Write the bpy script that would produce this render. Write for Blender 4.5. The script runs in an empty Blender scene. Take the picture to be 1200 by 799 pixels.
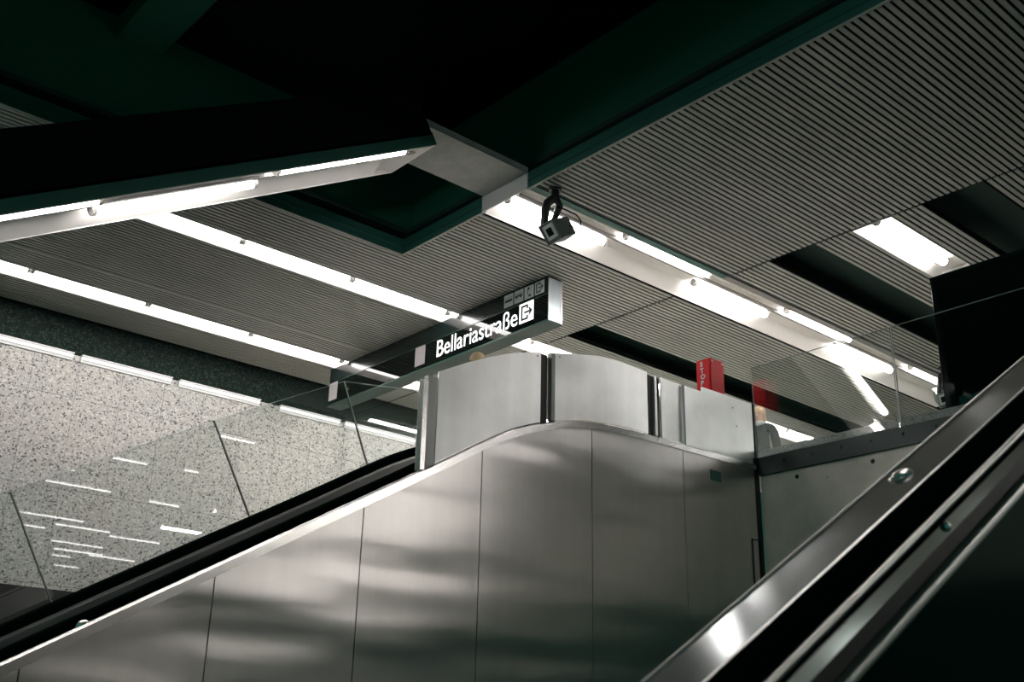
import bpy, bmesh, math, random
from mathutils import Vector, Matrix
random.seed(7)
C = bpy.context.scene.collection
S = bpy.context.scene
# ---------------------------------------------------------------- camera, world, exposure
cam_d = bpy.data.cameras.new('camera'); cam = bpy.data.objects.new('camera', cam_d); C.objects.link(cam)
Rr, Uu, Ff = (0.7462, -0.6653, 0.0213), (-0.2559, -0.2571, 0.9319), (0.6145, 0.7009, 0.3621)
cam.matrix_world = Matrix(((Rr[0], Uu[0], -Ff[0], 0), (Rr[1], Uu[1], -Ff[1], 0), (Rr[2], Uu[2], -Ff[2], 0), (0, 0, 0, 1)))
cam_d.sensor_width = 36; cam_d.sensor_fit = 'HORIZONTAL'; cam_d.lens = 1291.68 / 1200 * 36
cam_d.clip_start = 0.05; cam_d.clip_end = 200
cam_d.dof.use_dof = True; cam_d.dof.focus_distance = 10.5; cam_d.dof.aperture_fstop = 5.0
S.camera = cam
w = bpy.data.worlds.new('world'); S.world = w; w.use_nodes = True
w.node_tree.nodes['Background'].inputs[0].default_value = (0.045, 0.42, 0.32, 1)
w.node_tree.nodes['Background'].inputs[1].default_value = 0.18
S.view_settings.view_transform = 'Standard'; S.view_settings.look = 'None'
S.view_settings.gamma = 1; S.view_settings.use_curve_mapping = False
S.view_settings.exposure = 0.08
TUBE_E = 24.0

# ---------------------------------------------------------------- materials
def mat(name, col=(.5, .5, .5), rough=.5, metal=0., emit=None, es=0., spec=.5):
    m = bpy.data.materials.new(name); m.use_nodes = True
    b = m.node_tree.nodes['Principled BSDF']
    b.inputs['Base Color'].default_value = (*col, 1); b.inputs['Roughness'].default_value = rough
    b.inputs['Metallic'].default_value = metal; b.inputs['Specular IOR Level'].default_value = spec
    if emit: b.inputs['Emission Color'].default_value = (*emit, 1); b.inputs['Emission Strength'].default_value = es
    return m
def nd(m, t, **k):
    n = m.node_tree.nodes.new(t)
    for a, v in k.items(): setattr(n, a, v)
    return n
def lk(m, a, b): m.node_tree.links.new(a, b)
def bsdf(m): return m.node_tree.nodes['Principled BSDF']
def noise(m, scale, detail=3, rough=.5, stretch=(1, 1, 1), coord='Object'):
    tc = nd(m, 'ShaderNodeTexCoord'); mp = nd(m, 'ShaderNodeMapping'); mp.inputs['Scale'].default_value = stretch
    n = nd(m, 'ShaderNodeTexNoise'); n.inputs['Scale'].default_value = scale; n.inputs['Detail'].default_value = detail
    n.inputs['Roughness'].default_value = rough
    lk(m, tc.outputs[coord], mp.inputs['Vector']); lk(m, mp.outputs['Vector'], n.inputs['Vector']); return n
def ramp(m, src, stops):
    r = nd(m, 'ShaderNodeValToRGB'); e = r.color_ramp.elements
    while len(e) < len(stops): e.new(.5)
    for i, (p, c) in enumerate(stops): e[i].position = p; e[i].color = (*c, 1) if len(c) == 3 else c
    lk(m, src, r.inputs['Fac']); return r
def mrange(m, src, a, b, c, d):
    r = nd(m, 'ShaderNodeMapRange'); 
    for i, v in zip((1, 2, 3, 4), (a, b, c, d)): r.inputs[i].default_value = v
    lk(m, src, r.inputs[0]); return r
def mixc(m, f, a, b, mode='MIX'):
    x = nd(m, 'ShaderNodeMix', data_type='RGBA', blend_type=mode)
    for s, v in ((x.inputs[0], f), (x.inputs[6], a), (x.inputs[7], b)):
        if hasattr(v, 'links'): lk(m, v, s)
        elif isinstance(v, (int, float)): s.default_value = v
        else: s.default_value = (*v, 1)
    return x.outputs[2]

def steel(name, col, r0, r1, wave=.0, streak=.5, dirt=.35, wscale=(.35, 1, 1.7)):
    m = mat(name, col, .3, 1.)
    s1 = noise(m, 5, 4, .55, (1.6, 1.6, .10)); s2 = noise(m, 3.1, 5, .65)
    bsdf(m).inputs['Roughness'].default_value = (r0 + r1) / 2
    r = ramp(m, s1.outputs['Fac'], [(.2, tuple(c * (1 - streak * .45) for c in col)), (.8, col)])
    r2 = ramp(m, s2.outputs['Fac'], [(.2, (1 - dirt,) * 3), (.7, (1, 1, 1))])
    lk(m, mixc(m, 1., r.outputs[0], r2.outputs[0], 'MULTIPLY'), bsdf(m).inputs['Base Color'])
    if wave:
        n = noise(m, 1.25, 1.5, .4, wscale); b = nd(m, 'ShaderNodeBump'); b.inputs['Strength'].default_value = 1.
        b.inputs['Distance'].default_value = wave; lk(m, n.outputs['Fac'], b.inputs['Height']); lk(m, b.outputs[0], bsdf(m).inputs['Normal'])
    return m
M_clad = steel('brushed_stainless_cladding', (.74, .71, .685), .26, .31, .055, .22, .10)
M_barr = steel('brushed_stainless_barrier', (.90, .90, .89), .34, .46, .02, .22, .15)
M_deck = steel('satin_stainless_deck', (.34, .38, .40), .12, .17, .0, .1, .08)
M_knob = mat('worn_steel_knob', (.92, .90, .88), .3, 1.)
M_round = mat('rounded_steel_trim', (.80, .80, .78), .38, 1.)
M_edge = mat('worn_grey_edge_trim', (.42, .43, .43), .5, .2)
M_alud = mat('dark_aluminium', (.11, .13, .125), .12, 1.)
M_trim = mat('polished_steel_trim', (.72, .71, .69), .22, 1.)
M_alu = mat('anodised_aluminium', (.62, .62, .62), .35, 1.)
M_rub = mat('black_rubber', (.003, .007, .005), .6, 0, spec=.0)
M_blk = mat('black_paint', (.006, .008, .008), .45)
M_void = mat('dark_green_void_paint', (.012, .115, .075), .8)
M_voidd = mat('slot_backing', (.006, .035, .025), .8)
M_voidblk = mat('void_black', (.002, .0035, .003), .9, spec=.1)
M_fasc = mat('dark_green_metal_fascia', (.03, .13, .105), .45, .2)
M_slat = mat('grey_metal_slat', (.46, .45, .42), .5, .0)
n = noise(M_slat, 2.2, 4, .6, (.5, 1, 1)); r = ramp(M_slat, n.outputs['Fac'], [(.25, (.355, .37, .34)), (.7, (.44, .445, .41))]); lk(M_slat, r.outputs[0], bsdf(M_slat).inputs['Base Color'])
M_tray = mat('white_enamel_reflector', (.86, .83, .80), .35)
M_spine = mat('grey_spine', (.30, .29, .28), .5)
M_tube = mat('lit_tube', (.9, .9, .9), .3, 0, (1., .965, .94), TUBE_E)
M_tubew = mat('lit_wall_tube', (.9, .9, .9), .3, 0, (1., .97, .95), 1.2)
M_batt = mat('lit_batten_tube', (.9, .9, .9), .3, 0, (1., .97, .95), 9.)
M_cap = mat('clear_tube_socket', (.62, .6, .58), .15)
M_beam = mat('grey_painted_beam', (.34, .36, .34), .45)
n = noise(M_beam, 5, 4, .6); r = ramp(M_beam, n.outputs['Fac'], [(.3, (.27, .29, .27)), (.7, (.37, .39, .37))]); lk(M_beam, r.outputs[0], bsdf(M_beam).inputs['Base Color'])
M_plate = mat('light_grey_end_plate', (.62, .62, .62), .45)
M_floor = mat('pale_terrazzo_floor', (.5, .49, .46), .35)
n = noise(M_floor, 60, 2); r = ramp(M_floor, n.outputs['Fac'], [(.3, (.60, .585, .54)), (.6, (.82, .80, .74))]); lk(M_floor, r.outputs[0], bsdf(M_floor).inputs['Base Color'])
M_dfloor = mat('dark_lower_floor', (.02, .03, .027), .5)

def granite(name, base, dark, light, joints=True, rough=.28, cell=52):
    m = mat(name, base, rough)
    tcg = nd(m, 'ShaderNodeTexCoord'); vo_ = nd(m, 'ShaderNodeTexVoronoi'); vo_.inputs['Scale'].default_value = cell; lk(m, tcg.outputs['Object'], vo_.inputs['Vector'])
    sc_ = nd(m, 'ShaderNodeSeparateColor'); lk(m, vo_.outputs['Color'], sc_.inputs[0]); b = noise(m, 30, 2, .6); c = noise(m, .5, 3, .55)
    r = ramp(m, sc_.outputs[0], [(.0, dark), (.10, dark), (.16, base), (.78, base), (.85, light)])
    r2 = ramp(m, b.outputs['Fac'], [(.30, (.62, .62, .62)), (.44, (1, 1, 1))])
    col = mixc(m, 1., r.outputs[0], r2.outputs[0], 'MULTIPLY')
    r3 = ramp(m, c.outputs['Fac'], [(.3, (.9, .95, .95)), (.7, (1.03, 1., .98))])
    col = mixc(m, 1., col, r3.outputs[0], 'MULTIPLY')
    if joints:
        tc = nd(m, 'ShaderNodeTexCoord'); sx = nd(m, 'ShaderNodeSeparateXYZ'); lk(m, tc.outputs['Object'], sx.inputs[0])
        def line(out, period, off, wdt):
            ad = nd(m, 'ShaderNodeMath', operation='ADD'); ad.inputs[1].default_value = off; lk(m, out, ad.inputs[0])
            mo = nd(m, 'ShaderNodeMath', operation='FLOORED_MODULO'); mo.inputs[1].default_value = period; lk(m, ad.outputs[0], mo.inputs[0])
            le = nd(m, 'ShaderNodeMath', operation='LESS_THAN'); le.inputs[1].default_value = wdt; lk(m, mo.outputs[0], le.inputs[0]); return le.outputs[0]
        mx = nd(m, 'ShaderNodeMath', operation='MAXIMUM')
        lk(m, line(sx.outputs['X'], .62, -.02 + .62, .006), mx.inputs[0]); lk(m, line(sx.outputs['Z'], 1.25, .42, .007), mx.inputs[1])
        f = nd(m, 'ShaderNodeMath', operation='MULTIPLY'); f.inputs[1].default_value = .75; lk(m, mx.outputs[0], f.inputs[0])
        col = mixc(m, f.outputs[0], col, (.05, .05, .05))
    lk(m, col, bsdf(m).inputs['Base Color']); return m
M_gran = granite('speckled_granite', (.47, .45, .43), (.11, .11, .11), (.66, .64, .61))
M_shadegran = granite('granite_darkened_for_shade', (.006, .014, .011), (.002, .005, .004), (.025, .04, .034), False, .7)  # same granite with shade put into its colour
M_curb = granite('curb_granite', (.40, .41, .41), (.12, .13, .13), (.6, .6, .6), False, .35, 130)
M_concr = mat('stained_grey_panel', (.5, .5, .46), .5, .0)
n = noise(M_concr, 2.0, 6, .65); r = ramp(M_concr, n.outputs['Fac'], [(.3, (.60, .57, .50)), (.65, (.84, .78, .69))])
n2 = noise(M_concr, 9, 9, .8, (1, 1, .7)); r2 = ramp(M_concr, n2.outputs['Fac'], [(.30, (.25, .25, .25)), (.36, (1, 1, 1))])
lk(M_concr, mixc(M_concr, 1., r.outputs[0], r2.outputs[0], 'MULTIPLY'), bsdf(M_concr).inputs['Base Color'])
M_red = mat('red_enamel', (.80, .004, .008), .4, spec=.3)
M_white = mat('white_paint', (.8, .8, .8), .4)
M_gloss = mat('glossy_black_glass', (.003, .006, .005), .03, 0, spec=.22)
M_satin = mat('satin_black_panel', (.004, .010, .009), .20, .0, spec=.55)
M_under = mat('dark_teal_underside', (.010, .045, .036), .5)
M_capalu = mat('sign_end_aluminium', (.50, .56, .60), .33, .9)
M_lit = mat('backlit_white', (.85, .85, .85), .5, 0, (1, 1, 1), .95)
M_pict = mat('grey_pictogram_plate', (.30, .33, .32), .5, 0, (1, 1, 1), .03)
M_ink = mat('black_ink', (.004, .006, .006), .5)
M_blank = mat('grey_blank_plate', (.42, .38, .39), .3)
M_cctv = mat('camera_housing_grey', (.10, .125, .115), .45, .3)
M_cctvw = mat('camera_face_grey', (.42, .45, .45), .4)
M_lens = mat('camera_glass', (.005, .008, .008), .08)
M_box = mat('dark_glossy_box', (.003, .009, .008), .12, 0, spec=.6)
M_skin = mat('skin', (.55, .33, .25), .5)
def hairmat(nm, c): return mat(nm, c, .6)
def glass(name, tint, seed=0):
    m = bpy.data.materials.new(name); m.use_nodes = True; nt = m.node_tree; nt.nodes.clear()
    o = nt.nodes.new('ShaderNodeOutputMaterial'); mx = nt.nodes.new('ShaderNodeMixShader')
    t = nt.nodes.new('ShaderNodeBsdfTransparent'); t.inputs[0].default_value = (*tint, 1)
    g = nt.nodes.new('ShaderNodeBsdfGlossy'); g.inputs['Roughness'].default_value = .0; g.inputs[0].default_value = (1, 1, 1, 1)
    f = nt.nodes.new('ShaderNodeFresnel'); f.inputs[0].default_value = 1.5
    nt.links.new(f.outputs[0], mx.inputs[0]); nt.links.new(t.outputs[0], mx.inputs[1]); nt.links.new(g.outputs[0], mx.inputs[2]); nt.links.new(mx.outputs[0], o.inputs[0])
    return m
M_glass = glass('clear_glass', (.93, .95, .94))
M_gedge = mat('glass_edge', (.45, .52, .50), .25)
M_gedged = mat('pale_glass_joint', (.42, .43, .40), .4)

# ---------------------------------------------------------------- mesh helpers
def tag(o, label=None, cat=None, group=None, kind=None):
    if label: o['label'] = label
    if cat: o['category'] = cat
    if group: o['group'] = group
    if kind: o['kind'] = kind
    return o
def thing(name, label, cat, loc=(0, 0, 0), group=None):
    o = bpy.data.objects.new(name, None); C.objects.link(o); o.location = loc; o.empty_display_size = .1
    return tag(o, label, cat, group)
class MB:
    def __init__(s): s.v = []; s.f = []
    def box(s, a, b):
        x0, x1 = sorted((a[0], b[0])); y0, y1 = sorted((a[1], b[1])); z0, z1 = sorted((a[2], b[2]))
        return s.obox((x0, y0, z0), (x1 - x0, 0, 0), (0, y1 - y0, 0), (0, 0, z1 - z0))
    def obox(s, o, a, b, c):
        o, a, b, c = map(Vector, (o, a, b, c)); i = len(s.v)
        s.v += [o, o + a, o + a + b, o + b, o + c, o + a + c, o + a + b + c, o + b + c]
        s.f += [tuple(i + k for k in q) for q in ((0, 3, 2, 1), (4, 5, 6, 7), (0, 1, 5, 4), (1, 2, 6, 5), (2, 3, 7, 6), (3, 0, 4, 7))]; return s
    def cyl(s, p, q, r, n=14, r2=None):
        p, q = Vector(p), Vector(q); d = (q - p).normalized(); u = d.orthogonal().normalized(); v = d.cross(u); i = len(s.v); r2 = r if r2 is None else r2
        for c, rr in ((p, r), (q, r2)):
            for k in range(n): t = 2 * math.pi * k / n; s.v.append(c + u * math.cos(t) * rr + v * math.sin(t) * rr)
        s.f += [(i + k, i + (k + 1) % n, i + n + (k + 1) % n, i + n + k) for k in range(n)]
        s.f += [tuple(i + k for k in reversed(range(n))), tuple(i + n + k for k in range(n))]; return s
    def tube(s, pts, r, n=10):
        pts = [Vector(p) for p in pts]; i = len(s.v); u = None
        for j, p in enumerate(pts):
            d = (pts[min(j + 1, len(pts) - 1)] - pts[max(j - 1, 0)]).normalized()
            u = d.orthogonal().normalized() if u is None else (u - d * u.dot(d)).normalized(); v = d.cross(u)
            rr = r[j] if isinstance(r, (list, tuple)) else r
            for k in range(n): t = 2 * math.pi * k / n; s.v.append(p + u * math.cos(t) * rr + v * math.sin(t) * rr)
        for j in range(len(pts) - 1):
            for k in range(n): a = i + j * n + k; b = i + j * n + (k + 1) % n; s.f.append((a, b, b + n, a + n))
        s.f += [tuple(i + k for k in reversed(range(n))), tuple(i + (len(pts) - 1) * n + k for k in range(n))]; return s
    def sweep(s, prof, path):            # prof: (y, normal offset) closed loop; path: (x, z) in an x-z plane
        i = len(s.v); n = len(prof)
        for j, (x, z) in enumerate(path):
            a = path[max(j - 1, 0)]; b = path[min(j + 1, len(path) - 1)]; t = Vector((b[0] - a[0], b[1] - a[1])).normalized(); nn = Vector((-t.y, t.x))
            for (y, o) in prof: s.v.append(Vector((x + nn.x * o, y, z + nn.y * o)))
        for j in range(len(path) - 1):
            for k in range(n): a = i + j * n + k; b = i + j * n + (k + 1) % n; s.f.append((a, b, b + n, a + n))
        s.f += [tuple(i + k for k in range(n)), tuple(i + (len(path) - 1) * n + k for k in reversed(range(n)))]; return s
    def plate(s, pts, thick):            # planar polygon (world points) with thickness vector
        i = len(s.v); n = len(pts); t = Vector(thick); s.v += [Vector(p) for p in pts] + [Vector(p) + t for p in pts]
        s.f += [tuple(i + k for k in range(n)), tuple(i + n + k for k in reversed(range(n)))] + [(i + (k + 1) % n, i + k, i + n + k, i + n + (k + 1) % n) for k in range(n)]; return s
    def dome(s, c, r, h, up=(0, 0, 1), n=20, m=7):
        up = Vector(up).normalized(); u = up.orthogonal().normalized(); v = up.cross(u); c = Vector(c); i = len(s.v)
        for j in range(m):
            a = math.pi / 2 * j / m
            for k in range(n): t = 2 * math.pi * k / n; s.v.append(c + (u * math.cos(t) + v * math.sin(t)) * r * math.cos(a) + up * h * math.sin(a))
        s.v.append(c + up * h)
        for j in range(m - 1):
            for k in range(n): a = i + j * n + k; b = i + j * n + (k + 1) % n; s.f.append((a, b, b + n, a + n))
        t0 = i + (m - 1) * n; s.f += [(t0 + k, t0 + (k + 1) % n, i + m * n) for k in range(n)] + [tuple(i + k for k in reversed(range(n)))]; return s
    def ball(s, c, r, n=16, m=10, sc=(1, 1, 1)):
        c = Vector(c); i = len(s.v)
        for j in range(1, m):
            a = math.pi * j / m
            for k in range(n): t = 2 * math.pi * k / n; s.v.append(c + Vector((math.sin(a) * math.cos(t) * r * sc[0], math.sin(a) * math.sin(t) * r * sc[1], math.cos(a) * r * sc[2])))
        s.v += [c + Vector((0, 0, r * sc[2])), c - Vector((0, 0, r * sc[2]))]; T = i + (m - 1) * n
        for j in range(m - 2):
            for k in range(n): a = i + j * n + k; b = i + j * n + (k + 1) % n; s.f.append((a, a + n, b + n, b))
        s.f += [(i + k, i + (k + 1) % n, T) for k in range(n)] + [(i + (m - 2) * n + (k + 1) % n, i + (m - 2) * n + k, T + 1) for k in range(n)]; return s
    def build(s, name, m, parent=None, smooth=False, bevel=0, local=False):
        off = Vector((0, 0, 0)); p = parent
        if not local:
            while p is not None: off += Vector(p.location); p = p.parent
        me = bpy.data.meshes.new(name); me.from_pydata([tuple(v - off) for v in s.v], [], s.f); me.validate()
        bm = bmesh.new(); bm.from_mesh(me); bmesh.ops.recalc_face_normals(bm, faces=bm.faces); bm.to_mesh(me); bm.free()
        if smooth:
            me.polygons.foreach_set('use_smooth', [True] * len(me.polygons)); me.set_sharp_from_angle(angle=math.radians(38))
        me.materials.append(m); o = bpy.data.objects.new(name, me); C.objects.link(o)
        if parent is not None: o.parent = parent
        if bevel: b = o.modifiers.new('bevel', 'BEVEL'); b.width = bevel; b.segments = 2; b.limit_method = 'ANGLE'
        return o
def rebase(o, loc):                      # give a one-mesh thing its origin at its base
    loc = Vector(loc); o.data.transform(Matrix.Translation(-loc)); o.location = loc; return o

H = 5.7; XS = 8.95; Y0 = 6.41; ZF = 2.93
T30 = math.tan(math.radians(29.9))
def struct(o): o['kind'] = 'structure'; return o

# ---------------------------------------------------------------- structure: ceiling
XJ = 10.1; pitch = .070; sw = .0425
def slats(mb, y0, y1, x0, x1):
    k0 = math.ceil(y0 / pitch); k = k0
    while k * pitch + sw <= y1:
        y = k * pitch; mb.box((x0, y, H), (x1, y + sw, H + .012)); k += 1
ce = MB()
holesA = [(7.50, 8.335), (10.785, 11.16), (13.425, 13.80)]                     # light strips run through every field
slot = [(9.80, 10.33), (6.32, 6.92), (4.31, 4.93)]; lamp5 = (5.31, 5.80)
def spans(lo, hi, holes):
    r = []; a = lo
    for h in sorted(holes):
        if h[1] <= lo or h[0] >= hi: continue
        if h[0] > a: r.append((a, h[0]))
        a = h[1]
    if a < hi: r.append((a, hi))
    return r
sub = [(12.80, 12.93)]
for a, b in spans(9.85, 14.62, holesA + sub): slats(ce, a, b, -1.5, 6.87)
for a, b in spans(.2, 14.62, holesA + sub): slats(ce, a, b, 6.87, XJ - .02)
for a, b in spans(-1.2, 14.62, holesA + slot + [lamp5] + sub): slats(ce, a, b, XJ + .015, 18)
ce.box((-1.5, 12.815, H), (18, 12.835, H + .012)); ce.box((-1.5, 12.85, H), (18, 12.925, H + .012))   # wide joint slat
struct(ce.build('ceiling', M_slat))
bk = MB()
bk.box((6.95, -20, H + .34), (32, 14.7, H + .40)); bk.box((-1.5, 9.9, H + .34), (6.95, 14.7, H + .40))
for y0, y1 in ((7.50, 8.335),): pass
struct(bk.build('ceiling', M_voidd))
# black felt laid over the slats, open above the dark slots
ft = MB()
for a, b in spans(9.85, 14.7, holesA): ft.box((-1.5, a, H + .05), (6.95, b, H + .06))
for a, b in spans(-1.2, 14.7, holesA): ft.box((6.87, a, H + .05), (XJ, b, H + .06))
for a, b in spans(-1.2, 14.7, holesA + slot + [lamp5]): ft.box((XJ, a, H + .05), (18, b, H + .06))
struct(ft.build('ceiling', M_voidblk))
# plain ceiling over the far side of the hall
YW = 14.7; pc = MB(); pc.box((4.0, -20, H + .09), (32, -1.2, H + .12)); pc.box((18, -1.2, H + .09), (32, YW, H + .12)); struct(pc.build('ceiling', M_slat))
fw = MB(); fw.box((4, -20.1, -2.2), (32, -20, H + .1)); struct(fw.build('wall_right', M_void))
# opening fascia (dark green metal lip with a thin steel edge)
fa = MB()
for a, b in ((-3, 7.61), (8.335, 9.85)): fa.box((6.85, a, H - .005), (6.87, b, H + .20)); fa.box((6.87, a, H + .19), (6.98, b, H + .2))
fa.box((-1.5, 9.83, H - .005), (6.87, 9.85, H + .20))
for a, b in ((-3, 7.61), (8.335, 9.83)): fa.box((6.838, a, H + .09), (6.85, b, H + .105))
fa.box((-1.5, 9.818, H + .09), (6.838, 9.83, H + .105))
struct(fa.build('trim_1', M_fasc))
fe = MB()
for a, b in ((-3, 7.61), (8.335, 9.83)): fe.box((6.835, a, H - .012), (6.86, b, H - .002))
fe.box((-1.5, 9.815, H - .012), (6.86, 9.84, H - .002)); struct(fe.build('trim_2', M_slat))
# shaft above the opening
vo = MB(); vo.box((7.05, -3, H + .36), (7.12, 9.95, 7.25)); vo.box((-3, 9.95, H + .36), (7.12, 10.0, 7.25)); struct(vo.build('wall_shaft', M_void))
vr = MB(); vr.box((-3, -3, 7.25), (7.12, 10.0, 7.3)); struct(vr.build('ceiling', M_voidblk))
vb = MB(); vb.box((3.15, -3, 7.0), (3.65, 9.95, 7.25)); struct(vb.build('trim_3', M_void))

# ---------------------------------------------------------------- structure: walls, floors, curb
YW = 14.7
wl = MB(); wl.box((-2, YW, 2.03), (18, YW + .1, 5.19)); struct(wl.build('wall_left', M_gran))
wu = MB(); wu.box((-2, YW, 5.19), (18, YW + .1, H + .1)); struct(wu.build('wall_left', M_shadegran))  # band above the wall lights: shade painted in as darker stone
wb = MB(); wb.box((-2, YW - .02, -2.2), (18, YW + .1, 2.03)); struct(wb.build('baseboard_left', M_blk))
be = MB(); be.box((32, -20, -2.2), (32.1, YW, H + .1)); struct(be.build('wall_back', M_void))
fl = MB(); fl.box((XS + .06, 5.5, ZF - .3), (18, YW, ZF)); struct(fl.build('floor', M_floor))
ff = MB(); ff.box((XS + .06, -20, ZF - .3), (32, -5.5, ZF)); struct(ff.build('floor', M_floor))
fd = MB(); fd.box((XS + .06, -5.5, ZF - .3), (32, 5.5, ZF)); fd.box((18, 5.5, ZF - .3), (32, YW, ZF)); struct(fd.build('floor', M_shadegran))  # unseen floor stretch made dark to keep bounce light off the slats
fl2 = MB(); fl2.box((7.3, 8.1, ZF - .3), (XS + .06, YW, ZF)); struct(fl2.build('floor', M_floor))
lf = MB(); lf.box((-4, -6, -2.25), (XS, YW, -2.2)); struct(lf.build('floor', M_dfloor))
wr = MB(); wr2 = MB()
for k in range(8):
    a = 6.40 - k * 1.9; wr.box((XS, a - 1.89, 1.55), (XS + .05, a, 2.775)); wr2.box((XS + .005, a - 1.89, -2.2), (XS + .05, a, 1.54))
struct(wr.build('wall_front', M_concr)); struct(wr2.build('wall_front', M_fasc))  # dark lower panels paint in the light fading down the wall
fc = MB(); fc.box((XS - .03, -9, 2.775), (XS + .05, 6.40, 2.955))
for k in range(26):
    y = 6.1 - k * .32; fc.dome((XS - .03, y, 2.885), .016, .008, (-1, 0, 0), 10, 3)
struct(fc.build('trim_4', mat('dark_green_fascia_metal', (.010, .028, .023), .45, .1), smooth=True))
bsdf(M_shadegran).inputs['Specular IOR Level'].default_value = .12
wbm = MB()
for k in range(10): wbm.dome((XS, 5.98 - k * .82, 2.70), .022, .01, (-1, 0, 0), 10, 3)
struct(wbm.build('trim_5', M_blk, smooth=True))
cb = MB(); cb.box((XS + .0, -9, 2.956), (XS + .34, 6.43, 3.04)); struct(cb.build('trim_6', M_curb, bevel=.008))

# ---------------------------------------------------------------- luminaires
def end_caps(tb, p, q, r):
    p, q = Vector(p), Vector(q); d = (q - p).normalized()
    MB().cyl(p - d * .035, p + d * .004, r * 1.04, 14).build('socket', M_cap, tb, smooth=True)
    MB().cyl(q - d * .004, q + d * .035, r * 1.04, 14).build('socket', M_cap, tb, smooth=True)
def lamp_tube(root, p, q, r=.036, caps=True):
    t = MB().cyl(p, q, r, 16).build('lamp_tube', M_tube, root, smooth=True)
    if caps: end_caps(t, p, q, r)
    return t
# double-row strip at the head of the opening
t = thing('light_strip', 'wide white twin-row fluorescent strip passing right above the surveillance camera', 'light', (6.87, 7.97, H), 'ceiling light strips')
tr = MB(); X0, X1 = 6.87, 16.6
prof = [(7.615, .0), (7.615, .05), (7.70, .09), (7.80, .10), (7.80, .06), (7.87, .06), (7.87, .10), (8.10, .09), (8.33, .0)]
i = len(tr.v); tr.v += [Vector((X0, y, H + z)) for y, z in prof] + [Vector((X1, y, H + z)) for y, z in prof]; nn = len(prof)
tr.f += [(k, k + 1, nn + k + 1, nn + k) for k in range(nn - 1)]
# housing around the reflector
tr.box((X0, 7.605, H - .006), (X1, 7.615, H + .11)); tr.box((X0, 8.33, H - .006), (X1, 8.34, H + .11)); tr.box((X0, 7.605, H + .11), (X1, 8.34, H + .12)); tr.box((X1, 7.605, H - .006), (X1 + .01, 8.34, H + .12))
tr.build('reflector_tray', M_tray, t)
MB().box((X0, 7.815, H + .025), (X1, 7.855, H + .062)).build('spine', M_spine, t)
for k in range(6):
    y = 7.985 if k % 2 == 0 else 7.70; x = 6.86 + .02 + k * 1.56; x1 = x + 1.49
    lamp_tube(t, (x + .03, y, H + .038), (min(x1, 16.5), y, H + .038), .045)
MB().box((X0, 7.52, H + .0), (XJ, 7.60, H + .012)).build('edge_strip', M_fasc, t)
MB().box((XJ, 7.52, H + .0), (X1, 7.60, H + .012)).build('edge_strip', M_spine, t)
# single-row strips
def single(y0, y1, x0, x1, ty, xs, label, r=.04, rec=0.):
    t = thing('light_strip', label, 'light', (x0, (y0 + y1) / 2, H), 'ceiling light strips')
    tr = MB(); d = .07 + rec; zt = H + rec + .028
    i = len(tr.v); prof = [(y0, 0), (y0, .04), (y0 + .07, d + .008), (y1 - .12, d), (y1, 0)]; nn = len(prof)
    tr.v += [Vector((x0, y, H + z)) for y, z in prof] + [Vector((x1, y, H + z)) for y, z in prof]
    tr.f += [(k, k + 1, nn + k + 1, nn + k) for k in range(nn - 1)]
    tr.box((x0, y0 - .008, H - .006), (x1, y0, H + .09 + rec)); tr.box((x0, y1, H - .006), (x1, y1 + .008, H + .09 + rec)); tr.box((x0, y0 - .008, H + .085 + rec), (x1, y1 + .008, H + .09 + rec))
    tr.box((x0 - .008, y0, H - .006), (x0, y1, H + .07)); tr.box((x1, y0, H - .006), (x1 + .008, y1, H + .07))
    tr.build('reflector_tray', M_tray, t)
    for x in xs: lamp_tube(t, (x, ty, zt), (min(x + 1.46, x1 - .03), ty, zt), r)
    return t
single(10.79, 11.155, .6, 16.9, 10.905, [3.80 + 1.54 * k for k in range(-2, 9)], 'long bright single-row ceiling strip, middle one, cut across by the black sign')
single(13.43, 13.80, .6, 16.9, 13.52, [3.82 + 1.545 * k for k in range(-2, 9)], 'long bright single-row ceiling strip nearest the granite wall')
t5 = single(5.325, 5.79, 10.12, 11.95, 5.52, [10.17], 'short recessed ceiling light above the dark glossy box', .05)
t5['category'] = 'light'; t5['group'] = 'short recessed ceiling lights'
for yy, xa, w_ in ((3.05, 10.3, 'first row past the right edge of the frame'), (.35, 10.3, 'second row past the right edge of the frame'), (-2.45, 12.5, 'third row past the right edge of the frame'), (-5.4, 12.7, 'fourth row past the right edge of the frame'), (-8.7, 12.0, 'fifth row past the right edge of the frame'), (-11.6, 12.0, 'farthest row past the right edge of the frame')):  # unseen strips added to brighten the barrier and steel side
    single(yy - .30, yy + .30, xa, 30.5, yy, [xa + .1 + 1.6 * k for k in range(int((30.3 - xa) / 1.6))], 'added ceiling strip out of view, ' + w_, .085, .03)
# wall-mounted lights over the granite
for k, (a, b, wd) in enumerate(((3.36, 4.86, 'leftmost, cut by the frame edge'), (4.97, 6.30, 'second from the left'), (6.42, 7.745, 'third from the left, before the wide gap'), (8.10, 9.20, 'just right of the wide gap'), (9.30, 10.83, 'rightmost, nearest the steel barrier'))):
    lw = thing('wall_light', 'slim white wall light on the granite, ' + wd, 'light', (a, YW, 5.12), 'wall lights above the granite')
    MB().box((a, YW - .075, 5.185), (b, YW, 5.20)).box((a, YW - .02, 5.10), (b, YW, 5.185)).build('housing', M_plate, lw)
    MB().cyl((a + .01, YW - .045, 5.158), (b - .01, YW - .045, 5.158), .017, 10).build('lamp_tube', M_tubew, lw, smooth=True)
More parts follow.
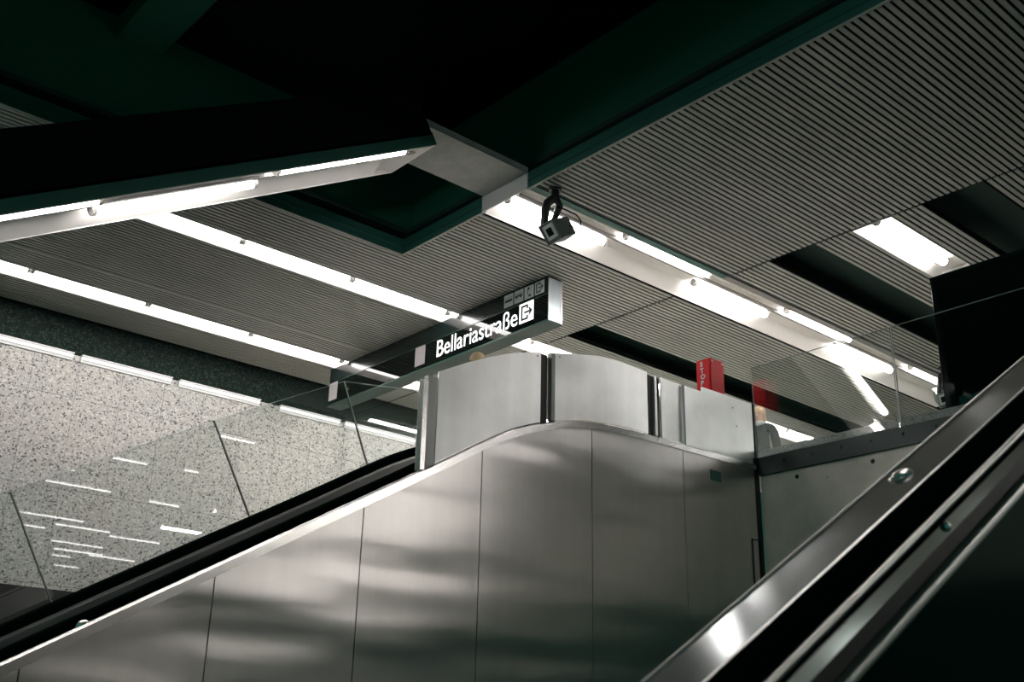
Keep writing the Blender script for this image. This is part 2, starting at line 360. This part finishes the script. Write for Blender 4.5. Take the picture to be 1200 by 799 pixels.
# inclined strip that follows the escalator
def inclined(yb, ya, label, x0, flip=1):
    s30 = math.atan(.571); D = Vector((math.cos(s30), 0, math.sin(s30))); N = Vector((-math.sin(s30), 0, math.cos(s30)))
    O = Vector((5.60, 0, 5.70)); L = (5.6 - x0) / math.cos(s30)
    t = thing('inclined_light_strip', label, 'light', (5.6, (ya + yb) / 2, 5.7))
    def P(d, y, n): return O - D * d + Vector((0, y, 0)) + N * n
    def bx(mb, d0, d1, y0, y1, n0, n1): mb.obox(P(d1, y0, n0), D * (d1 - d0), (0, y1 - y0, 0), N * (n1 - n0))
    tr = MB(); prof = [(ya, 0), (ya, .04), (ya + .09 * flip, .08), (ya + .19 * flip, .085), (ya + .19 * flip, .045), (ya + .26 * flip, .045), (ya + .26 * flip, .085), (yb - .22 * flip, .08), (yb, 0)]; nn = len(prof)
    tr.v += [P(L, y, n) for y, n in prof] + [P(.26, y, n) for y, n in prof] ; tr.f += [(k, k + 1, nn + k + 1, nn + k) for k in range(nn - 1)]
    j = len(tr.v); tr.v += [P(.26, ya, 0), P(.26, yb, 0), P(.0, yb, 0), P(.0, ya, 0), P(.26, ya, .085), P(.26, yb, .085)]
    tr.f += [(j + 4, j + 5, j + 2, j + 3)]
    bx(tr, 0, L, min(ya, ya - .01 * flip), max(ya, ya - .01 * flip), -.006, .10); bx(tr, 0, L, min(yb, yb + .01 * flip), max(yb, yb + .01 * flip), -.006, .10); bx(tr, -.01, 0, min(ya, yb) - .01, max(ya, yb) + .01, -.006, .10)
    tr.build('reflector_tray', M_tray, t)
    hs = MB(); bx(hs, -.012, L, min(ya, yb) - .03, min(ya, yb) - .011, 0.0, .13); bx(hs, -.012, L, max(ya, yb) + .011, max(ya, yb) + .03, 0.0, .13); bx(hs, -.012, L, min(ya, yb) - .03, max(ya, yb) + .03, .105, .13)
    hs.build('housing', M_fasc, t)
    cv = MB(); bx(cv, -.01, L, min(ya, yb) - .02, max(ya, yb) + .02, .131, .62); cv.build('cover_beam', M_voidblk, t)
    m = MB(); bx(m, 0, L, ya + .2 * flip if flip > 0 else ya - .25, ya + .25 * flip if flip > 0 else ya - .2, .02, .045); m.build('spine', M_spine, t)
    for k in range(7):
        d0 = .33 + k * 1.60; y = ya + (.09 if k % 2 == 0 else .37) * flip
        if d0 + 1.52 > L: break
        tb = MB().cyl(P(d0, y, .03), P(d0 + 1.5, y, .03), .045, 16).build('lamp_tube', M_tube, t, smooth=True); end_caps(tb, P(d0, y, .03), P(d0 + 1.5, y, .03), .045)
    return t
inclined(8.328, 7.615, 'large white fluorescent trough sloping up under a black beam at upper left', .3)
inclined(1.9, 2.6, 'added second inclined trough out of view, above the near escalator and past the upper frame edge', 2.0, -1)  # extra trough put in to light the wall panel and cladding
# rows of far ceiling lights on the plain side of the hall, seen mirrored in the glass
far = [(9.0, -2.5), (10.68, -2.53), (8.25, -5.55), (9.73, -5.4), (6.65, -7.2), (8.0, -8.55), (10.5, -8.8), (8.7, -12.35), (9.95, -13.2), (11.6, -13.7), (9.4, -13.95), (10.75, -15.6), (11.25, -16.8), (12.4, -17.1), (11.6, -17.9), (12.35, -19.7), (11.65, -5.3)]
lens = {7: 1.7, 10: .6, 14: .6, 15: .8, 3: .35, 2: .75, 6: .8, 16: .9}
fo = ['topmost', 'second from the top', 'third from the top, beside the short one', 'short one, fourth from the top', 'leftmost of the upper ones', 'fifth from the top, long', 'sixth from the top, medium', 'first of the lower cluster', 'long upper one in the lower cluster', 'long right one in the lower cluster', 'short left one in the lower cluster', 'middle left one in the lower cluster', 'middle one in the lower cluster', 'longest right-hand one in the lower cluster', 'short one under the middle of the cluster', 'lowest of the cluster', 'rightmost, by the handrail']
base = None
for i, (x, y) in enumerate(far):
    L = lens.get(i, 1.5)
    t = thing('batten_light', 'bare ceiling batten mirrored in the glass screen, ' + fo[i], 'light', (x, y, H), 'far ceiling battens')
    MB().box((x, y - .05, H + .02), (x + L, y + .05, H + .05)).build('reflector_tray', M_tray, t)
    MB().cyl((x + .02, y, H - .01), (x + L - .02, y, H - .01), .018, 10).build('lamp_tube', M_batt, t, smooth=True)

# ---------------------------------------------------------------- bridging beam
bm_ = thing('cover_beam', 'plain grey metal channel bridging the dark opening to the wide light strip', 'beam', (6.2, 7.97, H + .18))
MB().box((5.45, 7.615, H + .185), (6.85, 8.33, H + .26)).build('channel', M_beam, bm_, bevel=.003)
MB().box((6.832, 7.605, H - .003), (6.85, 8.345, H + .183)).build('end_plate', M_plate, bm_, bevel=.003)

# ---------------------------------------------------------------- far escalator
pts = [(-.6, -1.058), (0, -.712), (2.03, .459), (3.2, 1.135), (4.35, 1.80), (4.885, 2.11), (5.21, 2.305), (5.55, 2.50), (5.80, 2.61), (6.02, 2.69), (6.3, 2.765), (6.62, 2.82), (7.0, 2.845), (7.3, 2.855), (7.77, 2.862), (8.884, 2.879)]
def clad(x):
    for a, b in zip(pts, pts[1:]):
        if x <= b[0]: return a[1] + (b[1] - a[1]) * (x - a[0]) / (b[0] - a[0])
    return pts[-1][1]
def smooth_clad(x): return sum(clad(x + d) for d in (-.15, -.075, 0, .075, .15)) / 5 if x > .3 else clad(x)
path = [(x / 20, smooth_clad(x / 20)) for x in range(0, 100, 8)] + [(4.9 + k * .06, smooth_clad(4.9 + k * .06)) for k in range(41)] + [(7.5, 2.858), (8.2, 2.87), (8.88, 2.879)]
es = thing('escalator', 'far escalator with tall brushed steel side rising to the left of the barrier', 'escalator', (4.5, 7.1, -2.2))
seams = [-.1, 1.05, 2.13, 3.21, 4.275, 5.34, 6.56, 7.77, 8.86]
for a, b in zip(seams, seams[1:]):
    a += .004; b -= .004; n_ = 10; xs_ = [a + (b - a) * k / n_ for k in range(n_ + 1)]
    poly = [(x, Y0, smooth_clad(x) - .012) for x in xs_] + [(b, Y0, -2.19), (a, Y0, -2.19)]
    MB().plate(poly, (0, .03, 0)).build('side_panel', M_clad, es)
MB().box((-.1, Y0 + .032, -2.19), (8.86, Y0 + .05, -1.9)).build('base_rail', M_blk, es)
MB().sweep([(Y0 - .012, -.055), (Y0 - .012, .0), (Y0 + .01, .012), (Y0 + .05, .012), (Y0 + .05, -.055)], path).build('edge_trim', M_trim, es, smooth=True)
pe = [p for p in path if p[0] < 8.3]
# backing so the panels read as a solid truss, plus deck
MB().sweep([(Y0 + .05, -.10), (Y0 + .05, -.02), (6.72, -.02), (6.72, -.10)], pe).build('outer_deck', M_blk, es)
def rail(y0, y1, lo, hi, r=.025):
    m = (y0 + y1) / 2; w2 = (y1 - y0) / 2; out = []
    for k in range(12):
        t = 2 * math.pi * k / 12; out.append((m + w2 * math.copysign(abs(math.cos(t)) ** .6, math.cos(t)), (lo + hi) / 2 + (hi - lo) / 2 * math.copysign(abs(math.sin(t)) ** .6, math.sin(t))))
    return out
MB().sweep(rail(6.70, 6.79, -.02, .055), pe).build('handrail', M_rub, es, smooth=True)
MB().sweep([(6.72, -.5), (6.72, -.02), (6.77, -.02), (6.77, -.5)], pe).build('balustrade_panel', M_blk, es)
MB().sweep(rail(7.76, 7.86, .035, .115), pe).build('handrail', M_rub, es, smooth=True)
MB().sweep([(7.78, -.6), (7.775, -.03), (7.77, -.03), (7.765, .015), (7.775, .018), (7.775, .036), (7.85, .036), (7.85, -.6)], pe).build('balustrade_panel', M_alu, es)
for k in range(13):
    x = 1.2 + k * .4; z = smooth_clad(x) - .75
    MB().box((x, 6.82, z - .2), (x + .42, 7.72, z)).build('step', M_alu, es)
kn = MB().dome((2.47, Y0 + .07, smooth_clad(2.47) - .01), .045, .045, (-.5, 0, .86)).build('stop_knob', M_knob, es, smooth=True)
kn2 = MB().box((8.16, Y0 - .006, 2.60), (8.32, Y0, 2.70)).build('nameplate', M_fasc, es)
hc = MB().box((8.755, Y0 - .012, 1.4), (8.762, Y0, 2.125)).box((8.755, Y0 - .012, 2.118), (8.89, Y0, 2.125)).box((8.883, Y0 - .012, 1.4), (8.89, Y0, 2.125)).build('hatch_frame', M_blk, es)
MB().box((8.862, Y0 + .002, -2.1), (8.945, Y0 + .03, 2.95)).build('corner_post', M_blk, es)

# ---------------------------------------------------------------- steel barrier on top of the cladding
tp = [(4.84, 2.835), (5.09, 2.967), (5.35, 3.093), (5.62, 3.203), (5.97, 3.31), (6.12, 3.346), (6.635, 3.443), (6.91, 3.463), (7.35, 3.472), (7.52, 3.465), (7.80, 3.465), (8.1, 3.515), (8.89, 3.523)]
def top(x):
    for a, b in zip(tp, tp[1:]):
        if x <= b[0]: return a[1] + (b[1] - a[1]) * (x - a[0]) / (b[0] - a[0])
    return tp[-1][1]
ba = thing('steel_barrier', 'curved pale steel sheet barrier standing along the top of the far escalator side', 'barrier', (6.8, Y0 + .03, 2.7))
def sheet(a, b, bul=0., yo=.0, gap=.02, name='sheet_panel', tf=top):
    n_ = 18; mb = MB()
    for y_ in (0, .012):
        for k in range(n_ + 1):
            u = k / n_; x = a + (b - a) * u; y = Y0 + .015 + yo - bul * math.sin(math.pi * u) + y_
            mb.v += [Vector((x, y, smooth_clad(x) + gap)), Vector((x, y, tf(x)))]
    m_ = 2 * (n_ + 1)
    for k in range(n_):
        q = 2 * k; mb.f += [(q, q + 2, q + 3, q + 1), (m_ + q, m_ + q + 1, m_ + q + 3, m_ + q + 2), (q + 1, q + 3, m_ + q + 3, m_ + q + 1), (q, m_ + q, m_ + q + 2, q + 2)]
    mb.f += [(0, 1, m_ + 1, m_), (m_ - 2, 2 * m_ - 2, 2 * m_ - 1, m_ - 1)]
    return mb.build(name, M_barr, ba, smooth=True)
sheet(4.89, 5.965, .03); sheet(6.13, 7.31, .035); sheet(7.50, 7.80, .0)
sheet(7.80, 8.09, .0, -.035, .0, 'cover_plate', lambda x: 3.45); sheet(8.095, 8.89, .0, -.01, .005)
MB().box((7.80, Y0 - .018, 2.87), (7.804, Y0 + .03, 3.45)).box((8.086, Y0 - .018, 2.87), (8.09, Y0 + .03, 3.45)).build('cover_side', M_barr, ba)
def post(x0, x1, label=None, m=M_blk):
    o = MB().box((x0, Y0 + .035, smooth_clad(x0) + .01), (x1, Y0 + .10, top((x0 + x1) / 2) - .012)).build('post', m, ba, bevel=.004)
    if label: o['label'] = label
post(5.965, 6.06); post(7.34, 7.40); post(7.45, 7.50)
MB().box((6.075, Y0 + .0, smooth_clad(6.08) + .02), (6.12, Y0 + .05, top(6.1) - .01)).build('post', mat('scuffed_steel', (.22, .23, .22), .5, .8), ba, bevel=.004)
MB().box((7.405, Y0 + .01, 2.88), (7.44, Y0 + .05, 3.46)).build('post', M_barr, ba, bevel=.004)
e_ = MB().box((4.735, Y0 - .0, smooth_clad(4.74) + .02), (4.79, Y0 + .06, 2.77)).build('post', M_trim, ba, bevel=.008); e_['label'] = 'bright chrome end post'
MB().box((4.79, Y0 + .015, smooth_clad(4.8) + .01), (4.885, Y0 + .07, 2.81)).build('post', mat('dull_steel', (.30, .31, .30), .45, .8), ba, bevel=.004)
MB().box((8.895, Y0 + .0, 2.87), (8.935, Y0 + .05, 3.53)).build('post', M_blk, ba, bevel=.003)
for x, z in ((5.90, 3.25), (6.16, 3.31), (8.55, 3.40), (8.60, 3.22)): MB().dome((x, Y0 - .012, z), .008, .004, (0, -1, 0), 8, 3).build('rivet', M_blk, ba)

# ---------------------------------------------------------------- stop box
sb = thing('emergency_stop_box', 'bright red metal emergency box lettered STOP, behind the barrier top', 'stop box', (8.46, 6.6, ZF))
MB().box((8.36, 6.50, 3.36), (8.57, 6.68, 3.915)).build('housing', M_red, sb, bevel=.006)
MB().box((8.352, 6.515, 3.36), (8.36, 6.675, 3.85)).build('cover', M_red, sb, bevel=.002)
MB().box((8.43, 6.56, ZF), (8.49, 6.62, 3.36)).build('stand', M_alu, sb)
rv = MB()
for p in ((8.385, 3.885), (8.545, 3.885), (8.545, 3.42), (8.39, 3.52)): rv.dome((p[0], 6.50, p[1]), .011, .006, (0, -1, 0), 8, 3)
rv.build('bolt', M_white, sb)
lb = MB().box((8.349, 6.53, 3.40), (8.353, 6.60, 3.44)).box((8.375, 6.497, 3.40), (8.40, 6.50, 3.46)).build('sticker', M_white, sb)
def text(body, size, org, right, up, parent, m, name='lettering', bold=0., xs=1., extr=.002, spacing=1.):
    cu = bpy.data.curves.new(name, 'FONT'); cu.body = body; cu.size = size; cu.offset = bold; cu.extrude = extr; cu.space_character = spacing
    o = bpy.data.objects.new(name, cu); C.objects.link(o); dg = bpy.context.evaluated_depsgraph_get(); me = bpy.data.meshes.new_from_object(o.evaluated_get(dg)); bpy.data.objects.remove(o)
    R_, U_ = Vector(right).normalized(), Vector(up).normalized(); N_ = R_.cross(U_); off = Vector((0, 0, 0)); p = parent
    while p is not None: off += Vector(p.location); p = p.parent
    wid = max(v.co.x for v in me.vertices) - min(v.co.x for v in me.vertices)
    for v in me.vertices: v.co = Vector(org) - off + R_ * v.co.x * xs + U_ * v.co.y + N_ * v.co.z
    me.materials.clear(); me.materials.append(m); o = bpy.data.objects.new(name, me); C.objects.link(o); o.parent = parent; return o, wid
for k, ch in enumerate('STOP'): text(ch, .070, (8.349, 6.622, 3.835 - k * .066), (0, -1, 0), (0, 0, 1), sb, M_white, 'letter', .002)

# ---------------------------------------------------------------- hanging sign
SX = 8.48
sg = thing('hanging_sign', 'long glossy black station sign reading Bellariastraße with exit pictogram', 'sign', (SX, 11.4, H))
MB().box((SX, 9.022, 5.095), (SX + .235, 13.90, 5.445)).build('sign_box', M_gloss, sg, bevel=.003)
MB().box((SX + .004, 9.022, 5.452), (SX + .235, 13.90, H - .015)).build('upper_panel', M_satin, sg)
MB().box((SX - .004, 9.02, 5.443), (SX + .01, 13.90, 5.453)).build('joint_strip', M_under, sg)
MB().box((SX - .006, 9.02, 5.080), (SX + .24, 13.90, 5.095)).build('bottom_tray', M_under, sg)
MB().box((SX - .006, 9.02, 5.093), (SX, 13.90, 5.103)).build('edge_strip', M_fasc, sg)
MB().box((SX + .03, 9.012, 5.10), (SX + .20, 9.02, 5.66)).build('end_cap', M_capalu, sg)
MB().box((SX, 9.008, 5.095), (SX + .03, 9.022, 5.66)).box((SX + .205, 9.008, 5.095), (SX + .235, 9.022, 5.66)).build('end_frame', M_alu, sg)
o, wd = text('Bellariastraße', .36, (0, 0, 0), (0, -1, 0), (0, 0, 1), sg, M_lit); bpy.data.objects.remove(o)
sx_ = (11.235 - 9.575) / wd
text('Bellariastraße', .345, (SX - .002, 11.235, 5.185), (0, -1, 0), (0, 0, 1), sg, M_lit, 'lettering', .0012, sx_ * .36 / .345 * .985, .001)
def icon_exit(y, z, s, mplate, parent):          # y = left edge as read
    pl = MB().box((SX - .004, y - s, z), (SX, y, z + s)).build('pictogram', mplate, parent)
    k = MB(); X = (SX - .0065, SX - .004); q = lambda a, b, c, d: k.box((X[0], y - a * s, z + b * s), (X[1], y - c * s, z + d * s))
    q(.14, .12, .24, .88); q(.14, .12, .62, .22); q(.14, .78, .62, .88); q(.53, .12, .62, .34); q(.53, .66, .62, .88)
    q(.36, .45, .80, .55)
    k.plate([(X[0], y - a * s, z + b * s) for a, b in ((.68, .74), (.92, .50), (.68, .26), (.68, .38), (.79, .50), (.68, .62))], (.0025, 0, 0)); k.build('symbol', M_ink, pl)
icon_exit(9.54, 5.18, .262, M_lit, sg)
def plain(y, z, s): return MB().box((SX - .002, y - s, z), (SX + .004, y, z + s)).build('pictogram', M_pict, sg)
for j, y in enumerate((9.838, 9.645, 9.452)):
    z, s = 5.487, .170; pl = plain(y, z, s); k = MB(); X = (SX - .0045, SX - .002); q = lambda a, b, c, d: k.box((X[0], y - a * s, z + b * s), (X[1], y - c * s, z + d * s))
    if j == 0: q(.1, .40, .92, .58); q(.1, .36, .8, .42); q(.1, .70, .92, .73)
    elif j == 1: q(.1, .46, .92, .60); q(.1, .70, .92, .73); k.cyl((X[0], y - .28 * s, z + .42 * s), (X[1], y - .28 * s, z + .42 * s), .09 * s); k.cyl((X[0], y - .74 * s, z + .42 * s), (X[1], y - .74 * s, z + .42 * s), .09 * s)
    else:
        k.tube([(X[0] + .001, y - a * s, z + b * s) for a, b in ((.48, .84), (.36, .7), (.32, .5), (.38, .32), (.56, .2))], .004, 6); q(.36, .68, .55, .88); q(.48, .12, .70, .28)
    k.build('symbol', M_ink, pl)
SXs = SX; SX = SX + .002; icon_exit(9.259, 5.487, .170, M_pict, sg); SX = SXs
for y in (11.705, 13.885): MB().box((SX - .004, y - .225, 5.165), (SX, y, 5.445)).build('blank_plate', M_blank, sg)

# ---------------------------------------------------------------- surveillance cameras
def cctv(label):
    t = thing('surveillance_camera', label, 'camera', (7.06, 7.42, H - .001), 'surveillance cameras')
    c = Vector((6.9935, 7.3906, 5.3088)); a = Vector((-.0221, .1597, -.0378)); b = Vector((.112, -.0259, -.1753)); d = Vector((.3078, .0859, .184))
    an, bn, dn = a.normalized(), b.normalized(), d.normalized()
    MB().obox(c, a, b, d).build('housing', M_cctv, t, bevel=.004)
    MB().obox(c - dn * .02 - an * .006 - bn * .006, an * .178, bn * .012, d * .25).obox(c - dn * .02 - an * .006 + b, an * .178, bn * .010, d * .2).obox(c - dn * .02 - an * .006, an * .010, b, d * .2).obox(c - dn * .02 + an * .162, an * .010, b, d * .2).build('hood', M_cctv, t)
    f = MB().obox(c + a * .12 + b * .1 - dn * .005, a * .8, b * .75, dn * .006).build('face_plate', M_cctvw, t)
    MB().obox(c + a * .32 + b * .27 - dn * .009, a * .42, b * .42, dn * .005).build('lens_window', M_lens, f)
    MB().dome(c + b * .86 + d * .55, .010, .006, -an).dome(c + b * .95 + d * .2, .009, .01, bn).build('screw', M_blk, t)
    top_ = c + a * .5 + d * .25
    p0 = Vector((7.06, 7.42, H - .001))
    MB().cyl(p0 + Vector((0, 0, -.02)), p0, .07, 18).cyl(p0 + Vector((0, 0, -.13)), p0 + Vector((0, 0, -.02)), .042, 16).build('ceiling_mount', M_blk, t, smooth=True)
    MB().tube([p0 + Vector((0, 0, -.10)), p0 + Vector((-.06, .05, -.17)), p0 + Vector((-.08, .06, -.25)), c + a * .75 + d * .08 - bn * .0], [.046, .050, .048, .036], 12).build('arm', M_blk, t, smooth=True)
    MB().tube([p0 + Vector((.01, 0, -.10)), p0 + Vector((.03, -.04, -.20)), c + a * .25 + d * .35 - bn * .005], [.040, .040, .034], 12).build('arm', M_blk, t, smooth=True)
    RV, UV = Vector((.7462, -.6653, .0213)), Vector((-.2559, -.2571, .9319)); kx = .00883
    lp = [(668, 262, .20), (676, 264, .20), (681, 263, .18), (682, 257, .15), (676, 250, .12), (664, 245, .08), (653, 241, .06)]
    MB().tube([c + (RV * (x - 647) * kx - UV * (y - 257) * kx) + Vector((.6145, .7009, .3621)) * e for x, y, e in lp], .0075, 8).build('cable', M_rub, t, smooth=True)
    return t
c1 = cctv('grey box surveillance camera hanging under the start of the wide light strip')
def dup(root, loc, label, rz=0):
    r_ = root.copy(); C.objects.link(r_); r_.location = loc; r_.rotation_euler = (0, 0, rz); r_['label'] = label
    for ch in list(root.children):
        c = ch.copy(); C.objects.link(c); c.parent = r_
        for g in ch.children: d = g.copy(); C.objects.link(d); d.parent = c
    return r_
c2 = dup(c1, (14.95, 7.34, H), 'small distant surveillance camera beside the edge of the dark glossy box', math.radians(25)); c2.scale = (.85, .85, 1)

# ---------------------------------------------------------------- glass balustrade on the curb
gb = thing('glass_balustrade', 'clear glass balustrade on the granite curb, between barrier and dark box', 'balustrade', (XS + .02, 5, 2.96))
for a, b in ((6.405, 4.835), (4.815, 3.25), (3.23, 1.65)):
    p = MB().box((XS - .042, b, 2.96), (XS - .03, a, 3.915)).build('glass_pane', M_glass, gb)
    MB().box((XS - .0425, b, 3.915), (XS - .0295, a, 3.919)).build('top_edge', M_gedge, p)
    MB().box((XS - .0425, a, 2.96), (XS - .0295, a + .004, 3.919)).build('side_edge', M_gedge, p)
    MB().box((XS - .0425, b - .003, 2.96), (XS - .0295, b, 3.919)).build('side_edge', M_gedge, p)
    MB().box((XS - .048, b - .012, 2.94), (XS - .02, b + .0, 2.985)).build('clamp', M_trim, p)

# dark glossy box
db = thing('display_case', 'tall dark glossy boxed panel behind the glass at the right edge', 'panel', (9.4, 3.9, ZF))
MB().box((9.18, 3.3, 3.0), (9.60, 4.52, 4.405)).build('casing', M_box, db, bevel=.006)
MB().box((9.25, 3.4, ZF), (9.5, 4.4, 3.0)).build('plinth', M_blk, db)
MB().box((9.172, 3.36, 3.07), (9.18, 4.46, 4.36)).build('front_glass', M_gloss, db)

# ---------------------------------------------------------------- glass partition beside the far escalator
gp = thing('glass_partition', 'tall sloping clear glass screen beside the far escalator, in front of granite', 'glass screen', (4, 8.0, 1.0))
cs, sn = math.cos(math.radians(29.9)), math.sin(math.radians(29.9)); YG = 8.0
def low(x): return smooth_clad(x) + .02
edges = [(.94 - .40, .90), (2.388, 1.734), (3.838, 2.573), (5.03, 3.20), (6.2, 3.36)]
bots = [(.94, .20), (2.82, .975), (4.27, 1.81), (5.37, 2.43), (6.45, 2.72)]
for k in range(4):
    (x0, z0), (x1, z1) = edges[k], edges[k + 1]; (u0, w0), (u1, w1) = bots[k], bots[k + 1]
    g_ = .006
    poly = [(x0 + g_, YG, z0), (x1 - g_, YG, z1), (u1 - g_, YG, w1), (u0 + g_, YG, w0)]
    p = MB().plate(poly, (0, .012, 0)).build('glass_pane', M_glass, gp)
    MB().obox((x0, YG - .001, z0), (x1 - x0, 0, z1 - z0), (0, .014, 0), (0, 0, .004)).build('top_edge', M_gedge, p)
for (x0, z0), (x1, z1) in zip(edges[1:4], bots[1:4]):
    MB().obox((x0 - .005, YG - .002, z0), (.010, 0, .005), (0, .016, 0), (x1 - x0, 0, z1 - z0)).build('joint_strip', M_gedged, gp)
for (x, z) in ((5.07, 3.14),): MB().cyl((x, YG - .01, z), (x, YG + .02, z), .008, 10).build('bolt', M_trim, gp)

# ---------------------------------------------------------------- near escalator balustrade
ne = thing('escalator', 'near escalator balustrade crossing the lower right corner, blurred satin deck and black handrail', 'escalator', (1.5, 1.1, -2.2))
TN = .603; k_ = .856
def line(dz): return [(x, dz + TN * x) for x in (-1.6, -.5, .5, 1.5, 2.5, 3.5, 4.6)]
def sw2(prof, name, m, smooth=False, bevel=0): return MB().sweep([(y, z * k_) for y, z in prof], line(0)).build(name, m, ne, smooth, bevel)
sw2([(1.274, -.84), (1.274, -.800), (1.44, -.817), (1.44, -.84)], 'outer_deck', M_deck)
sw2(rail(1.438, 1.452, -.84, -.812), 'edge_trim', M_round, True)
sw2(rail(1.262, 1.275, -.84, -.798), 'edge_trim', M_round, True)
sw2([(1.447, -2.4), (1.447, -.86), (1.44, -.86), (1.44, -2.4)], 'side_panel', M_clad)
sw2([(1.06, -1.9), (1.06, -.74), (1.10, -.74), (1.262, -.86), (1.262, -.90), (1.12, -.90), (1.12, -1.9)], 'inner_panel', M_blk)
sw2(rail(.998, 1.085, -.718, -.678), 'handrail', M_rub, True)
sw2(rail(.986, .998, -.714, -.700), 'highlight_strip', M_round, True)  # thin strip standing in for the highlight along the handrail edge
sw2([(.994, -.762), (1.0, -.735), (1.06, -.735), (1.06, -.762)], 'handrail_guide', M_alud)
sw2([(1.0, -.808), (1.0, -.766), (1.06, -.768), (1.06, -.808)], 'guide_base', M_blk)
sw2(rail(.982, 1.004, -.826, -.802), 'lower_trim', M_round, True)
sw2([(1.0, -1.9), (1.0, -.822), (1.06, -.822), (1.06, -1.9)], 'inner_skirt', M_box)
NV = (-sn, 0, cs)
for x in (2.515,):
    z = -.81 + TN * x
    kb = MB().dome((x, 1.375, z), .034, .006, NV).dome((x - .002, 1.372, z + .005), .027, .010, NV).build('stop_knob', M_knob, ne, smooth=True)
MB().dome((1.967, .996, -.745 + TN * 1.967), .010, .008, (0, -1, 0)).build('highlight_dome', M_knob, ne, smooth=True)  # small dome modelled in place of a bright highlight spot

# ---------------------------------------------------------------- people
def skinmesh(name, joints, links, m, parent, lvl=2):
    me = bpy.data.meshes.new(name); me.from_pydata([j[:3] for j in joints], links, []); o = bpy.data.objects.new(name, me); C.objects.link(o); o.parent = parent
    me.materials.append(m); sk = o.modifiers.new('skin', 'SKIN'); sk.use_smooth_shade = True
    for i, j in enumerate(joints): me.skin_vertices[0].data[i].radius = (j[3], j[4] if len(j) > 4 else j[3])
    me.skin_vertices[0].data[0].use_root = True
    s_ = o.modifiers.new('sub', 'SUBSURF'); s_.levels = lvl; s_.render_levels = lvl; return o
def person(label, loc, rz, coat, hairc, scarf=None, hgt=1.0):
    t = thing('person', label, 'person', loc); t.rotation_euler = (0, 0, rz); t.scale = (hgt, hgt, hgt)
    J = [(0, 0, .95, .12, .10), (0, .0, 1.12, .115, .09), (0, 0, 1.32, .135, .095), (0, 0, 1.43, .07, .06), (.012, 0, 1.50, .05), (.02, 0, 1.575, .075, .085), (.015, 0, 1.655, .072, .085)]
    K = [(0, 1), (1, 2), (2, 3), (3, 4), (4, 5), (5, 6)]
    for s in (-1, 1):
        b = len(J); J += [(0, s * .17, 1.40, .05), (-.02, s * .21, 1.13, .04), (.03, s * .22, .90, .028), (.05, s * .22, .83, .022, .038)]; K += [(3, b), (b, b + 1), (b + 1, b + 2), (b + 2, b + 3)]
        for f, (dx, dz, L) in enumerate(((.03, -.05, .030), (.012, -.065, .034), (-.006, -.062, .032), (-.022, -.05, .026))):
            c = len(J); J += [(.05 + dx, s * .222, .83 + dz * .7, .0085), (.055 + dx, s * .215, .83 + dz - L, .0075)]; K += [(b + 3, c), (c, c + 1)]
        c = len(J); J += [(.085, s * .205, .835, .010), (.10, s * .195, .80, .0085)]; K += [(b + 3, c), (c, c + 1)]
        b = len(J); J += [(0, s * .095, .88, .085), (.01, s * .10, .50, .058), (-.01, s * .10, .09, .038), (.10, s * .105, .04, .035, .03)]; K += [(0, b), (b, b + 1), (b + 1, b + 2), (b + 2, b + 3)]
    skinmesh('body', J, K, M_skin, t)
    fc_ = MB().ball((.105, 0, 1.575), .014, 8, 6, (1, .8, 1.3)); fc_.ball((.020, .088, 1.58), .02, 8, 6, (.6, .3, 1)); fc_.ball((.020, -.088, 1.58), .02, 8, 6, (.6, .3, 1)); fc_.build('face', M_skin, t, True, local=True)
    MB().ball((.092, .03, 1.605), .009, 8, 6).ball((.092, -.03, 1.605), .009, 8, 6).build('eyes', M_ink, t, True, local=True)
    MB().ball((.097, 0, 1.535), .02, 8, 6, (.4, 1, .3)).build('mouth', mat('lip', (.4, .12, .11), .5), t, True, local=True)
    hm = hairmat('hair', hairc); h = MB().ball((-.012, 0, 1.635), .108, 16, 12, (1, .93, .98)).ball((-.05, 0, 1.56), .09, 14, 10, (.75, 1, 1.25)).build('hair', hm, t, True, local=True)
    cm = mat('coat', coat, .9, spec=.05); CJ = [(0, 0, .80, .19, .15), (0, 0, 1.10, .165, .13), (0, 0, 1.33, .18, .13), (0, 0, 1.44, .10, .085)]; CK = [(0, 1), (1, 2), (2, 3)]
    for s in (-1, 1): b = len(CJ); CJ += [(0, s * .185, 1.40, .072), (-.02, s * .225, 1.13, .062), (.03, s * .235, .92, .05)]; CK += [(3, b), (b, b + 1), (b + 1, b + 2)]
    skinmesh('coat', CJ, CK, cm, t)
    skinmesh('trousers', [(0, 0, .93, .14, .12), (0, .10, .84, .10), (.01, .105, .50, .075), (-.01, .105, .12, .06), (0, -.10, .84, .10), (.01, -.105, .50, .075), (-.01, -.105, .12, .06)], [(0, 1), (1, 2), (2, 3), (0, 4), (4, 5), (5, 6)], M_ink, t)
    MB().ball((.05, .105, .05), .06, 12, 8, (2.0, .8, .8)).ball((.05, -.105, .05), .06, 12, 8, (2.0, .8, .8)).build('shoes', M_ink, t, True, local=True)
    if scarf:
        pts_ = [(.10 * math.cos(a), .10 * math.sin(a), 1.45 + .015 * math.sin(3 * a)) for a in [k * math.pi / 8 for k in range(17)]]
        MB().tube(pts_, .038, 10).build('scarf', mat('scarf', scarf, .9), t, True, local=True)
    return t
person('person with blond hair and dark teal coat with pale scarf behind the glass', (11.77, 8.39, ZF), math.radians(200), (.003, .014, .012), (.55, .36, .20), (.42, .46, .46), .965)
person('person with sandy hair, only the head top showing above the curved barrier', (7.72, 9.42, ZF), math.radians(150), (.15, .15, .15), (.30, .22, .12), None, .945)
person('person in pale grey coat, a sliver visible left of the chrome post', (8.62, 11.42, ZF), math.radians(90), (.5, .5, .5), (.2, .2, .18), (.5, .5, .5), .96)
